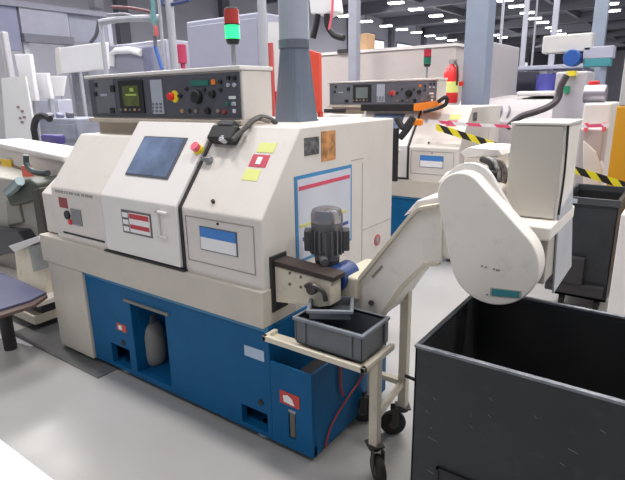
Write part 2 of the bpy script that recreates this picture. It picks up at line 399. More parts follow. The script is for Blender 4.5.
# signal lamp
sp = Y(233,44,2.04); lx = sp.x
def zl(py): return Y(233,py,2.04).z
lampobjs = []
M().cyl((lx,2.04,1.742),(lx,2.04,zl(42)),.011).build('lamp_pole', steel, LA)
M().cyl((lx,2.04,zl(44.5)),(lx,2.04,zl(39)),.028,.036).build('lamp_socket', black, LA, .002, True)
LG = M().cyl((lx,2.04,zl(39)),(lx,2.04,zl(25)),.037).build('green_lamp', greenlit, LA, .002, True)
LR = M().cyl((lx,2.04,zl(24.5)),(lx,2.04,zl(9)),.037).build('red_lamp', reddark, LA, .004, True)
M().cyl((lx,2.04,zl(25.2)),(lx,2.04,zl(24.2)),.039).build('lamp_band', dark, LA)
M().cyl((lx,2.04,zl(9)),(lx,2.04,zl(7)),.037,.025).build('lamp_cap', dark, LA)
# blue base with recesses
b = M(); zt = .612
b.plate(-2.845,-1.40,.035,zt,1.586,1.626,[(-2.42,-2.12,.07,.505),(-2.66,-2.48,.06,.19),(-1.595,-1.43,.06,.16)])
b.box(-2.83,-1.415,1.90,2.66,.04,zt-.006); b.box(-2.845,-1.40,1.626,1.90,.585,zt); b.box(-2.845,-1.40,1.626,1.90,.035,.06)
b.box(-2.44,-2.42,1.626,1.90,.06,.58); b.box(-2.12,-2.10,1.626,1.90,.06,.58); b.box(-2.845,-2.825,1.626,1.90,.06,.585); b.box(-1.42,-1.40,1.626,1.90,.06,.585)
BB = b.build('base', blue, LA, .004)
M().box(-2.845,-1.40,1.576,1.586,.592,zt).build('base_lip', mat('blue_edge',(.03,.20,.38),.4), LA)
M().box(-2.46,-2.08,1.575,1.588,.505,.52).build('recess_lintel', mat('lintel',(.20,.20,.18),.6), LA)
g = M(); g.plate(-1.40,-1.168,.035,.45,1.586,1.60,[(-1.302,-1.262,.09,.24)])
g.box(-1.40,-1.168,1.60,1.62,.035,.09); g.box(-1.182,-1.168,1.60,2.27,.035,.45); g.box(-1.40,-1.182,2.25,2.27,.035,.45); g.box(-1.40,-1.182,1.60,2.25,.035,.30)
g.build('coolant_tank', blue, LA, .003)
M().box(-1.296,-1.268,1.590,1.60,.098,.235).build('sight_glass', mat('gauge_tube',(.12,.11,.09),.3), LA)
M().box(-1.302,-1.262,1.588,1.60,.225,.24).build('gauge_cap', steel, LA)
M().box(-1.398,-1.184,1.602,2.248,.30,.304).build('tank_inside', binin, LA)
M().box(-1.345,-1.235,FY-.001,FY+.003,.262,.325).build('sticker', mat('sticker_bright',(.55,.05,.04),.5), LA)
M().prism([(-1.322,.275),(-1.262,.270),(-1.275,.300),(-1.30,.312),(-1.325,.305)],'y',FY-.003,FY).build('sticker_mark', white, LA)
M().box(-1.55,-1.43,FY-.001,FY+.003,.437,.49).build('sticker', mat('sticker_pale',(.45,.55,.68),.5), LA)
M().box(-2.57,-2.48,FY-.001,FY+.003,.30,.345).build('sticker', mat('sticker_dullred',(.5,.08,.06),.5), LA)
M().box(-2.55,-2.52,FY-.003,FY,.31,.335).build('sticker_mark', white, LA)
M().cyl((-2.53,FY-.002,.225),(-2.53,FY+.003,.225),.02).build('cable_hole', black, LA)
M().cyl((-1.465,FY-.002,.215),(-1.465,FY+.003,.215),.016).build('cable_hole', black, LA)
pts = [(-1.162,2.24,.42),(-1.158,2.10,.36),(-1.158,2.02,.26),(-1.158,1.85,.20),(-1.16,1.72,.13),(-1.162,1.67,.04)]
M().tube(pts,.005).build('red_hose', mat('hose_red',(.35,.03,.03),.5), LA, smooth=True)
M().tube([(-1.16,1.80,.44),(-1.158,1.80,.30),(-1.158,1.82,.24)],.006).build('red_hose', mat('hose_red',(.35,.03,.03),.5), LA, smooth=True)
for fx, fy in ((-2.60,1.66),(-1.50,1.66),(-1.45,2.5),(-2.7,2.5)):
    M().cyl((fx,fy,0),(fx,fy,.035),.05,.035).cyl((fx,fy,.03),(fx,fy,.06),.02).build('levelling_foot', steel, LA, smooth=True)
M().cyl((-3.05,1.72,0),(-3.05,1.72,.04),.06,.05).build('levelling_foot', dark, LA, smooth=True)
# copy = second lathe behind: only generic parts
L2 = copy_tree(LA, (-.30, 3.09, 0))
L2['label'] = 'second cream CNC lathe standing behind the foreground one, its red and green lamp tower unlit'
for ob in [o for o in bpy.data.objects if o.parent is L2]:
    base = ob.name.split('.')[0]
    if base in ('console_face','screen','screen_readout','stop_button_ring','indicator_row'):
        ob.data = ob.data.copy(); ob.data.materials[0] = {'console_face':mat('panel_faded',(.13,.135,.165),.5),'screen':mat('screen_off',(.16,.19,.19),.3),'screen_readout':mat('screen_off',(.16,.19,.19),.3),'stop_button_ring':mat('dull_pink',(.5,.15,.14),.5),'indicator_row':mat('panel_faded',(.13,.135,.165),.5)}[base]
    if base == 'green_lamp': ob.data = ob.data.copy(); ob.data.materials[0] = greendark
    if base == 'red_lamp': ob.data = ob.data.copy(); ob.data.materials[0] = mat('red_lamp_2',(.5,.03,.06),.3)
    if base in ('round_warning_sign','sign_centre','rust_sticker','board_red_line','board_yellow_line','board_blue_line','board_sheet','board_edge','outlet_frame','red_hose'): bpy.data.objects.remove(ob)
    elif base in ('green_lamp','red_lamp','lamp_pole','lamp_socket','lamp_band','lamp_cap'): pass
# its lamp tower stands further right on its console
tp = Y(424,62,5.05)
for ob in [o for o in bpy.data.objects if o.parent is L2 and o.name.split('.')[0] in ('green_lamp','red_lamp','lamp_pole','lamp_socket','lamp_band','lamp_cap')]:
    ob.location.x += tp.x-(lx-.30)
# foreground-only parts of the first lathe
BM_ = M()
pq = Y(152,350,1.72); pz = pq.x
BM_.lathe((pz,1.73,0),[(.06,.06),(.075,.09),(.08,.13),(.08,.25),(.07,.30),(.05,.33)],28).build('recess_pump_motor', mat('pump_grey',(.25,.24,.22),.5,dirt=.5), LA, .006, True)
M().cyl((pz,1.73,.325),(pz,1.73,.38),.045,.035).build('pump_cap', motorm, LA, .004, True)
M().box(pz-.075,pz-.035,1.655,1.68,.27,.305).build('pump_tag', orange, LA)

# switch unit on the slope with its conduit
hb = thing('handheld_scanner', Vector((-1.80,slant(1.40),1.37)), 'black switch unit with armoured cable resting on the slope beside the door window', 'switch unit')
M().hull8(on_slant(-1.90,-1.73,1.375,1.44,.0,.055)).build('housing', black, hb, .012)
M().hull8(on_slant(-1.86,-1.76,1.432,1.46,.01,.05)).build('upper_block', mat('grey_black',(.05,.05,.055),.5), hb, .008)
q = Vector((-1.775,slant(1.37),1.37)); M().cyl(q+Vector((0,-.03,.03)), q+Vector((0,-.055,.045)), .016).build('lens', chrome, hb, smooth=True)
M().tube([Y(233,140,1.76),Y(245,128,1.83),Y(252,121,1.88),Y(262,117,1.95),Y(272,120,2.0),Y(276,124,2.02)],.013).build('cable', mat('conduit',(.06,.055,.05),.4,vary=.5,scale=60), hb, smooth=True)
M().tube([Y(248,126,1.86),Y(258,119,1.93),Y(270,122,1.96)],.010).build('cable', mat('conduit2',(.20,.17,.14),.4,vary=.6,scale=60), hb, smooth=True)
hb.name = 'switch_unit'
eb = thing('stop_button', Y(202,149,1.745), 'red mushroom stop button with yellow collar at the door corner', 'button')
p = Vector((-1.945, slant(1.335)-.02, 1.355)); n_ = Vector((0,-.78,.62))
M().cyl(p-n_*.012,p+n_*.008,.026).build('collar', yellow, eb, smooth=True); M().cyl(p+n_*.006,p+n_*.034,.020,.024).build('cap', pink, eb, .003, True)
lk = M(); p = Vector((-1.865, slant(1.305), 1.305)); lk.cyl(p,p+n_*.02,.022); lk.box(p.x-.035,p.x+.03,p.y-.028,p.y-.012,p.z+.0,p.z+.02)
lk.build('door_lock', steel, None, .003, True, 'small steel lock latch on the slope below the black switch unit', 'latch')

# exhaust duct
dx, dyy = -1.76, 2.30
DU = thing('exhaust_duct', (dx,dyy,1.466), 'blue-grey sheet metal extraction duct rising from the top of the foreground lathe', 'duct')
def loft(r0, z0, r1, z1):
    m = M(); n = 32; R = []
    for r, z, sq in ((r0,z0,1),(r1,z1,0)):
        ring = []
        for i in range(n):
            a = 2*PI*(i+.5)/n; cx, sx = math.cos(a), math.sin(a)
            k_ = 1/max(abs(cx),abs(sx)) if sq else 1
            ring.append(m.bm.verts.new((dx+cx*r*k_, dyy+sx*r*k_, z)))
        R.append(ring)
    m.bm.faces.new(R[0][::-1]); m.bm.faces.new(R[1])
    for i in range(n): m.bm.faces.new([R[0][i],R[0][(i+1)%n],R[1][(i+1)%n],R[1][i]])
    return m
zt1 = Y(298,46,dyy).z
loft(.090,1.466,.076,zt1).build('hood', ductm, DU, smooth=False)
M().cyl((dx,dyy,zt1-.012),(dx,dyy,zt1+.03),.083,n=32).build('clamp_band', mat('band',(.17,.19,.23),.4,metal=.5), DU, smooth=True)
M().cyl((dx,dyy,zt1+.03),(dx,dyy,3.6),.079,n=32).build('pipe', mat('pipe_zinc',(.38,.41,.49),.4,metal=.3,vary=.08), DU, smooth=True)
M().box(dx-.088,dx+.088,dyy-.088,dyy+.088,1.466,1.474).build('flange', ductm, DU)

# ---------------------------------------------------------- chip conveyor
CV = thing('chip_conveyor', (-.9,1.9,0), 'cream chip conveyor climbing from the foreground lathe to a rounded guard over the dark bin', 'conveyor')
ty0, ty1 = 1.645, 1.725
t = M(); t.prism([(-1.40,.715),(-1.40,.885),(-1.105,.872),(-1.105,.765),(-1.16,.745)],'y',ty0,ty1); t.build('tail_box', old, CV, .005)
M().prism([(-1.40,.887),(-1.40,.912),(-1.085,.895),(-1.085,.874)],'y',ty0-.008,ty1+.004).build('tail_cover', mat('rubber_brown',(.035,.022,.018),.6), CV, .003)
for px,py in ((290,273),(301,277),(290,284),(301,287),(311,283)):
    p = Y(px,py,ty0); M().cyl((p.x,ty0-.005,p.z),(p.x,ty0,p.z),.006,n=10).build('tail_bolt', mat('bolt_brown',(.18,.13,.08),.5), CV)
M().box(-1.16,-1.05,1.76,2.03,.76,.86).build('drive_bracket', old, CV, .01)
M().cyl((-1.19,1.62,.825),(-1.19,1.645,.825),.024).build('tension_bolt', mat('oily_steel',(.07,.06,.06),.35,metal=.6,vary=.4), CV, .003, True)
M().tube([(-1.215,1.625,.835),(-1.18,1.615,.85),(-1.13,1.625,.83),(-1.12,1.63,.79)],.010).build('tension_lever', mat('oily_steel',(.07,.06,.06),.35,metal=.6,vary=.4), CV, smooth=True)
# motor
mx_, my_ = Y(327,240,1.80).x, 1.80
zm = lambda py: Y(327,py,my_).z
m = M(); m.lathe((mx_,my_,0), [(.038,zm(266)),(.055,zm(258)),(.063,zm(247)),(.064,zm(228)),(.069,zm(226)),(.069,zm(222)),(.066,zm(215))], 32)
MO = m.build('motor', motorm, CV, .001, True)
m = M()
for i in range(18):
    a = 2*PI*i/18; cx, sx = math.cos(a), math.sin(a)
    xf = Matrix.Translation((mx_,my_,0)) @ Matrix.Rotation(a,4,'Z'); f_ = M(xf); f_.bm.free(); f_.bm = m.bm; f_.box(.060,.076,-.0025,.0025,zm(252),zm(229))
m.build('cooling_fins', motorm, MO)
M().lathe((mx_,my_,0), [(.069,zm(221)),(.069,zm(214)),(.062,zm(209)),(.045,zm(207.5)),(.02,zm(207))],32).build('fan_cowl', mat('cowl',(.33,.33,.35),.25,metal=.9,vary=.1), MO, smooth=True)
vx = Vector((.84,.54,0))     # sideways as the terminal boxes sit
for sgn in (-1,1):
    xf = Matrix.Translation((mx_,my_,0)) @ Matrix.Rotation(math.atan2(vx.y,vx.x),4,'Z')
    M(xf).box(*sorted((sgn*.066,sgn*.098)), -.035,.035, zm(249),zm(229)).build('terminal_box', mat('terminal',(.05,.05,.055),.5), MO, .005)
M().cyl((mx_-.02,my_-.02,zm(252)),(mx_+.045,my_-.085,zm(256)),.018).build('cable_gland', motorm, MO, smooth=True)
M().cyl((mx_,my_,zm(268)),(mx_,my_,zm(258)),.050,.055).build('motor_flange', dark, MO, smooth=True)
p = Y(337,278,1.76)
M().cyl((p.x,1.735,p.z),(p.x,1.86,p.z),.056,n=28).build('gearbox', navy, CV, .006, True)
M().cyl((p.x-.02,1.715,p.z-.005),(p.x-.02,1.737,p.z-.005),.040,n=28).build('gearbox_cap', mat('dark_steel',(.09,.10,.12),.4,metal=.6), CV, .003, True)
M().cyl((p.x-.02,1.70,p.z-.005),(p.x-.02,1.716,p.z-.005),.016).build('output_shaft', steel, CV, smooth=True)
M().box(p.x-.05,p.x+.04,1.75,1.85,p.z+.02,zm(266)+.005).build('gearbox_neck', navy, CV, .006)
# incline
def XZ(pts, y): return [(Y(a,b,y).x, Y(a,b,y).z) for a, b in pts]
iy = 1.80
M().prism(XZ([(338,306),(350,291),(412,216),(421,208),(424,263),(402,286),(380,318),(368,322)], iy),'y',iy,2.06).build('incline_casing', pale, CV, .003)
M().prism(XZ([(420,208),(441,205),(441,262),(423.5,263)], iy),'y',iy,2.06).build('neck_casing', pale, CV, .003)
M().prism(XZ([(345,291),(350,289),(411,214),(421,206),(440,203),(440,206.5),(421,210),(413,217),(351,294)], iy),'y',iy-.025,iy+.02).build('casing_rail', old, CV, .002)
M().prism(XZ([(352,283),(398,232),(412,214),(415,217),(400,236),(356,288)], iy+.12),'y',iy+.14,iy+.16).build('far_casing_rail', old, CV, .002)
M().prism(XZ([(365,318),(378,318),(402,284),(425,262),(440,262),(440,265),(426,266),(404,289),(381,322),(366,323)], iy),'y',iy-.015,iy+.01).build('lower_flange', old, CV)
M().prism([(Y(372,276,iy).x,Y(372,276,iy).z),(Y(382,265,iy).x,Y(382,265,iy).z),(Y(383,267,iy).x,Y(383,267,iy).z),(Y(373,278,iy).x,Y(373,278,iy).z)],'y',iy-.004,iy).build('scrape_mark', brown, CV)
M().cyl(Y(371,303,iy),Y(371,303,iy-.03),.012).build('fitting', dark, CV, smooth=True)
# neck top
M().prism(XZ([(404,216),(418,200),(445,195),(445,206),(421,207)], iy+.03),'y',iy+.02,iy+.27).build('neck_cover', creamw, CV, .006)
# head
a = Y(436,165,1.98); b_ = Y(497,216,1.98)
M().box(Y(438,200,1.82).x,-.545,1.815,2.16,Y(450,262,1.8).z,1.265).build('head_casing', pale, CV, .02, seg=3)
M().prism([(-.775,1.262),(-.735,1.315),(-.62,1.315),(-.58,1.262)],'y',1.88,2.14).build('head_hood', pale, CV, .02, seg=3)
M().prism(XZ([(462,152),(470,147),(500,149),(504,155),(466,157)],2.12),'y',2.10,2.35).build('top_plate', creamw, CV, .003)
M().prism(XZ([(466,157),(497,157),(497,172),(466,170)],2.14),'y',2.12,2.3).build('plate_bracket', pale, CV)
# guard: teardrop chain case
gy = 1.70
c1 = Y(459.5,196,gy); c2 = Y(492.5,263.5,gy); r1, r2 = .080, .148
def hull_circ(c1,r1,c2,r2,n=40):
    d = Vector((c2.x-c1.x, c2.z-c1.z)); L = d.length; ang = math.atan2(d.y,d.x); be = math.acos((r1-r2)/L)
    P = []
    for i in range(n+1):
        t = ang+be + (2*PI-2*be)*i/n; P.append((c1.x+r1*math.cos(t), c1.z+r1*math.sin(t)))
    for i in range(n+1):
        t = ang-be + 2*be*i/n; P.append((c2.x+r2*math.cos(t), c2.z+r2*math.sin(t)))
    return P
M().prism(hull_circ(c1,r1,c2,r2),'y',gy,gy+.085).build('chain_guard', pale, CV, .006, seg=3)
M().prism(hull_circ(c1+Vector((.004,0,.012)),r1+.012,c2,r2-.03),'y',gy+.075,gy+.10).build('guard_backplate', creamw, CV, .002)
def gb(name, mm, x0,y0,x1,y1,x2,y2,x3,y3,th=.003):
    M().prism(XZ([(x0,y0),(x1,y1),(x2,y2),(x3,y3)],gy-.001),'y',gy-th,gy).build(name, mm, CV)
gb('label_border', mat('label_beige',(.4,.4,.33),.5), 490.5,287.5,521.5,291,521,298.5,490,295.5,.003)
gb('teal_label', teal, 492.5,288.5,519.5,291.5,519,297.5,492,295,.005)
for px,py in ((482,266),(486,267),(494,269),(499,270),(497,270),(487,294.5)):
    p = Y(px,py,gy); M().cyl((p.x,gy-.003,p.z),(p.x,gy,p.z),.003,n=8).build('guard_screw', mat('screw_grey',(.25,.22,.2),.5), CV)
# discharge chute below the cabinet
M().box(-.545,-.355,1.90,2.25,.93,1.10).build('discharge_casing', mat('casing_cream_brown',(.50,.46,.41),.5,dirt=.3), CV, .004)  # cream-brown casing, duller than the conveyor paint
M().box(-.60,-.345,1.86,2.30,1.10,1.15).build('cabinet_base', pale, CV, .006)
g = M()
for i in range(3): g.box(-.47,-.40,1.896,1.901,.955+i*.045,.972+i*.045)
g.build('vent_slot', brown, CV)
P_ = [X(552.5,293,-.35),X(558,214,-.35),X(572,188,-.35),X(570.5,266,-.35)]
M().prism([(p.y,p.z) for p in P_],'x',-.352,-.346).build('side_flap', mat('flap_grey',(.50,.51,.54),.5,vary=.1), CV)
# electrical cabinet
CB = M().box(-.525,-.352,1.985,2.25,1.15,1.485).build('electrical_cabinet', pale, CV, .004)
M().box(-.532,-.360,1.972,1.985,1.155,1.482).build('cabinet_door', mat('cabinet_paint',(.58,.545,.49),.45,vary=.02), CB, .003)
M().box(-.535,-.345,1.968,2.26,1.485,1.494).build('cabinet_lid', creamw, CB, .002)
M().tube([(-.349,1.99,1.49),(-.346,1.99,1.40),(-.346,2.0,1.30),(-.348,1.99,1.17)],.004).build('cabinet_cable', dark, CB, smooth=True)
# conduit bundle
for j,(ox,mm) in enumerate(((0,dark),(.02,mat('conduit_grey',(.30,.29,.28),.4,vary=.7,scale=70)),(.04,mat('conduit_brown',(.12,.10,.09),.4,vary=.7,scale=70)))):
    M().tube([Vector((-.66+ox,2.06,1.345)),Vector((-.615+ox,2.04,1.33)),Vector((-.60+ox,2.03,1.27)),Vector((-.62+ox*.6,2.02,1.20)),Vector((-.585+ox*.5,2.02,1.12))],.013).build('conduit', mm, CV, smooth=True)
g = M()
for i in range(7): z = 1.30-i*.022; g.lathe((-.605,2.0,z),[(.024,0),(.028,.005),(.024,.010)],16)
g.build('corrugated_hose', dark, CV, smooth=True)
# shelf, legs, casters
M().box(-1.375,-.868,1.515,1.535,.588,.612).box(-.888,-.868,1.515,1.76,.588,.612).box(-1.375,-1.355,1.515,1.60,.588,.612).box(-1.375,-.868,1.525,1.60,.586,.594).box(-1.16,-.868,1.60,1.76,.586,.594).box(-1.155,-1.14,1.60,1.76,.588,.612).build('shelf', old, CV, .002)
def leg(x,y,z1):
    l = M(); l.box(x-.02,x+.02,y-.02,y+.02,.15,z1); return l.build('leg', old, CV, .003)
leg(-.918,1.695,.586); leg(-.945,2.02,.80)
M().hull8([Vector(v) for v in ((-.925,1.71,.27),(-.905,1.71,.27),(-.935,2.00,.27),(-.955,2.00,.27),(-.925,1.71,.30),(-.905,1.71,.30),(-.935,2.00,.30),(-.955,2.00,.30))]).build('stretcher', old, CV)
M().box(-1.12,-.965,2.00,2.03,.27,.295).build('stretcher', old, CV); M().box(-1.13,-1.095,2.00,2.035,.15,.66).build('leg', old, CV)
M().tube([(-.925,2.0,.33),(-.83,1.97,.34),(-.78,1.97,.34)],.008).build('brake_bar', dark, CV, smooth=True)
def caster(x,y,ang):
    xf = Matrix.Translation((x,y,0)) @ Matrix.Rotation(ang,4,'Z')
    cst = M(xf).box(-.035,.035,-.035,.035,.148,.156).box(.02,.055,-.026,-.020,.055,.15).box(.02,.055,.020,.026,.055,.15).cyl((0,0,.13),(0,0,.15),.028).build('caster_fork', mat('fork',(.05,.045,.04),.5), CV, .002)
    w_ = M(xf); w_.cyl((.045,-.017,.062),(.045,.017,.062),.062,n=28); w_.build('wheel', rubber, cst, .008, True)
    h_ = M(xf); h_.cyl((.045,-.021,.062),(.045,.021,.062),.022,n=20); h_.build('hub', mat('hub_brown',(.10,.075,.05),.5), cst, .002, True)
caster(-.918,1.695,math.radians(-40)); caster(-.945,2.02,math.radians(215)); caster(-1.112,2.017,math.radians(200))

# grey crates
def crate(name, cx, cy, z0, w, d, h, ang, tilt, label, base=False):
    t = thing(name, (cx,cy,z0), label, 'crate', 'grey plastic crates on the conveyor shelf')
    xf = Matrix.Translation((cx,cy,z0)) @ Matrix.Rotation(ang,4,'Z') @ Matrix.Rotation(tilt,4,'Y')
    th = .006; m = M(xf)
    m.box(-w/2,w/2,-d/2,d/2,0,th).box(-w/2,w/2,-d/2,-d/2+th,0,h).box(-w/2,w/2,d/2-th,d/2,0,h).box(-w/2,-w/2+th,-d/2,d/2,0,h).box(w/2-th,w/2,-d/2,d/2,0,h)
    m.build('tub', cratem, t, .002)
    r = M(xf); e = .010
    r.box(-w/2-e,w/2+e,-d/2-e,-d/2+th,h-.014,h).box(-w/2-e,w/2+e,d/2-th,d/2+e,h-.014,h).box(-w/2-e,-w/2+th,-d/2,d/2,h-.014,h).box(w/2-th,w/2+e,-d/2,d/2,h-.014,h)
    r.build('rim', crate_in, t, .003)
    if h > .1:
        q_ = M(xf)
        for s1 in (-1,1):
            for s2 in (-1,1): M(xf).box(*sorted((s1*w/2,s1*(w/2+.007))),*sorted((s2*d/2,s2*(d/2-.03))),.01,h-.012).build('rib', cratem, t, .002)
        for fx in (-.35,.35): M(xf).box(fx*w-.006,fx*w+.006,-d/2-.006,-d/2,.01,h-.012).build('rib', cratem, t, .002)
    return t
crate('plastic_crate', -1.055,1.645,.6125,.315,.20,.118,0,0,'large grey plastic crate standing on the conveyor shelf')
q0 = Z(296,309,.775); q1 = Z(343,310,.775); q2 = Z(364,297,.775)
qa = math.atan2(q1.y-q0.y, q1.x-q0.x); ql = (q1-q0).length-.02; qd = (q2-q1).length-.02; qc = (q0+q2)/2
crate('plastic_crate', qc.x,qc.y,.731,ql,qd,.044,qa,0,'small shallow grey crate lying askew inside the large grey one')

# ------------------------------------------------------------ big dark bin
BN = thing('scrap_bin', (-.03,1.65,0), 'large dark grey steel bin with worn rim below the rounded conveyor guard', 'bin')
x0,x1,y0,y1,zb = -.60,.56,1.36,1.95,.85; th = .008
M().box(x0,x1,y0,y0+th,.06,zb).box(x0,x1,y1-th,y1,.06,zb).box(x0,x0+th,y0,y1,.06,zb).box(x1-th,x1,y0,y1,.06,zb).box(x0,x1,y0,y1,.06,.07).build('body', bingrey, BN, .002)
M().box(x0+th,x1-th,y0+th,y0+th+.003,.07,zb-.02).box(x0+th,x1-th,y1-th-.003,y1-th,.07,zb-.02).box(x0+th,x0+th+.003,y0+th,y1-th,.07,zb-.02).box(x0+th,x1-th,y0+th,y1-th,.07,.10).build('inner_faces', binin, BN)
for (q0,q1) in ((y0-.003,y0+.013),(y1-.013,y1+.003)): M().box(x0-.003,x1,q0,q1,zb-.006,zb+.004).build('rim', worn, BN, .002)
for (q0,q1) in ((x0-.003,x0+.014),(x1-.014,x1+.003)): M().box(q0,q1,y0,y1,zb-.006,zb+.003).build('side_rim', bingrey, BN, .002)
M().box(x0+.0,x0+.03,y1-.04,y1,.0,.06).box(x1-.08,x1,y0,y0+.08,.0,.06).box(x0,x0+.08,y0,y0+.08,0,.06).box(x1-.08,x1,y1-.08,y1,0,.06).build('foot', bingrey, BN)
a = Y(437,466,y0); g = M(); g.box(a.x,a.x+.13,y0-.008,y0,a.z-.008,a.z).box(a.x,a.x+.008,y0-.008,y0,a.z-.14,a.z).box(a.x+.122,a.x+.13,y0-.008,y0,a.z-.14,a.z).box(a.x,a.x+.13,y0-.008,y0,a.z-.148,a.z-.14)
g.build('card_holder', black, BN); M().box(a.x+.008,a.x+.122,y0-.003,y0,a.z-.14,a.z-.008).build('card_plate', dark, BN)
g = M()
for px,py,L in ((428,437,12),(426,411,4),(470,415,2),(430,427,3),(568,449,10),(489,398,4),(488,415,3),(534,416,3),(470,426,3),(560,463,5),(433,398,4),(427,470,9),(600,430,5)):
    p = Y(px,py,y0); l = L*.0027
    g.hull8([(p.x,y0-.001,p.z),(p.x+l,y0-.001,p.z-.005),(p.x+l,y0,p.z-.005),(p.x,y0,p.z),(p.x,y0-.001,p.z+.003),(p.x+l,y0-.001,p.z-.003),(p.x+l,y0,p.z-.003),(p.x,y0,p.z+.003)])
g.build('scratch', mat('scratch',(.14,.15,.165),.6), BN)

# second dark bin behind
B2 = thing('scrap_bin', (-.5,4.4,0), 'narrow dark grey steel bin farther back, below the yellow and black tape', 'bin')
u0,u1,v0,v1,zc = -.70,-.34,4.10,4.72,.86
M().box(u0,u1,v0,v0+.01,.10,zc).box(u0,u1,v1-.01,v1,.10,zc).box(u0,u0+.01,v0,v1,.10,zc).box(u1-.01,u1,v0,v1,.10,zc).box(u0,u1,v0,v1,.10,.12).build('body', bingrey, B2, .003)
M().box(u0-.012,u1+.012,v0-.012,v0+.012,zc-.05,zc).box(u0-.012,u1+.012,v1-.012,v1+.012,zc-.05,zc).box(u0-.012,u0+.012,v0,v1,zc-.05,zc).box(u1-.012,u1+.012,v0,v1,zc-.05,zc).build('rim', mat('bin_rim',(.05,.055,.06),.5), B2, .003)
M().box(u0+.012,u1-.012,v0+.012,v0+.014,.12,zc-.05).box(u0+.012,u1-.012,v1-.014,v1-.012,.12,zc-.05).box(u0+.01,u1-.01,v0+.012,v1-.012,.12,.2).build('inner_faces', binin, B2)
M().box(u0-.06,u0+.20,v0-.06,v0,.22,.42).box(u0-.05,u1-.02,v0-.05,v0,.14,.22).build('fork_pocket', dark, B2, .004)
for fx in (u0+.06,u1-.06):
    for fy in (v0+.06,v1-.06): M().cyl((fx-.015,fy,.05),(fx+.015,fy,.05),.05).box(fx-.02,fx+.02,fy-.02,fy+.02,.05,.10).build('wheel', rubber, B2, smooth=True)
M().box(u0+.02,u0+.10,v0-.016,v0-.010,zc-.045,zc-.012).build('tag', keypad, B2)
M().box(u0-.03,u0+.0,v0-.02,v0+.0,zc-.12,zc-.05).build('red_hook', red, B2, .004)

# white cabinet right of it, pillar
M().box(-.27,.5,3.45,4.05,0,.90).build('cabinet', creamw, None, .01, label='white cabinet at the right edge of the photo beside the narrow dark bin', cat='cabinet')
pillar = M().box(-.52,0,5.0,5.45,1.47,7.0); PL = struct('trim_17', pillar, pillarw, .01)
struct('trim_18', M().box(-.53,.01,4.99,5.46,0,1.47), ochre, .01)

# grey column + extinguisher
cx0 = Y(461,100,6.3).x; cx1 = Y(483,100,6.3).x
struct('trim_19', M().box(cx0,cx1,6.3,6.55,0,7.0), greyp, .01)
e0 = Y(450,103,6.2); e1 = Y(450,64,6.2)
EX = thing('fire_extinguisher', (e0.x,6.2,e0.z), 'red fire extinguisher with yellow label hanging beside the grey column', 'fire extinguisher')
M().lathe((e0.x,6.2,0),[(.075,e0.z),(.088,e0.z+.02),(.088,e1.z-.11),(.07,e1.z-.05),(.03,e1.z-.02),(.025,e1.z)],24).build('cylinder', red, EX, smooth=True)
M().lathe((e0.x,6.2,0),[(.0895,e0.z+.12),(.0895,e1.z-.20)],24).build('yellow_label', pyellow, EX)
M().box(e0.x-.03,e0.x+.05,6.17,6.23,e1.z,e1.z+.05).build('valve', mat('valve_grey',(.3,.3,.3),.4), EX)
M().tube([(e0.x+.04,6.17,e1.z+.02),(e0.x+.10,6.12,e1.z-.05),(e0.x+.11,6.10,e0.z+.2)],.012).build('hose', black, EX, smooth=True)
M().box(e0.x-.02,cx0+.02,6.26,6.32,e1.z-.25,e1.z-.2).build('wall_bracket', red, EX)
for sx_, sy_ in ((0,0),): pass

# ---------------------------------------------------------- tapes
M().ribbon(Y(436,127,4.60),Y(630,187,4.85),.060,.0,.17).build('barrier_tape', hazard, None, label='yellow and black striped warning tape running from the second lathe to the pillar', cat='tape')
M().ribbon(Y(428,121,4.58),Y(609,125,4.97),.028,.03,.24).build('barrier_tape', redwhite, None, label='thin red and white barrier tape strung level above the striped yellow one', cat='tape')

# clutter on the second lathe: orange box arm, black holder
g = thing('gripper_tool', Y(400,103,4.88), 'long black tool arm with a bright orange end lying on the second lathe', 'tool')
a = Y(362,104,4.85); b_ = Y(418,111,4.85); c_ = Y(438,103,4.85)
M().box(a.x,b_.x,4.82,4.92,b_.z,a.z).build('bar', black, g, .006); M().prism([(b_.x-.03,b_.z+.0),(b_.x-.03,a.z),(c_.x,c_.z+.02),(c_.x+.02,c_.z-.06)],'y',4.81,4.93).build('orange_end', orange, g, .004)
p = Y(343,111,4.80); M().box(p.x-.26,p.x+.0,4.82,4.86,p.z-.02,p.z+.02).build('steel_rod', dark, None, .003, label='short dark rod lying on the second lathe below its console', cat='rod')
g = thing('hanging_hoist', Y(399,180,4.5), 'black hook and strap hanging between the two lathes', 'hook')
a = Y(404,128,4.45); 
M().box(a.x-.10,a.x-.05,4.42,4.46,Y(404,182,4.45).z,Y(404,128,4.45).z).build('strap', black, g, .01)
M().tube([Y(397,118,4.45),Y(404,128,4.45),Y(413,117,4.45),Y(408,128,4.45),Y(400,138,4.45)],.03).build('claw', dark, g, smooth=True)
M().tube([Y(438,102,4.80),Y(446,97,4.80),Y(446,104,4.80),Y(438,108,4.80),Y(424,112,4.8)],.018).build('hose', black, None, label='curled black hose beside the orange end of the tool arm', cat='hose', smooth=True)
g = M(); a = Y(412,119,4.6); g.box(a.x,a.x+.10,4.58,4.64,a.z-.06,a.z+.0); g.build('clamp', orange, None, .01, label='small orange clamp below the orange tool end', cat='clamp')

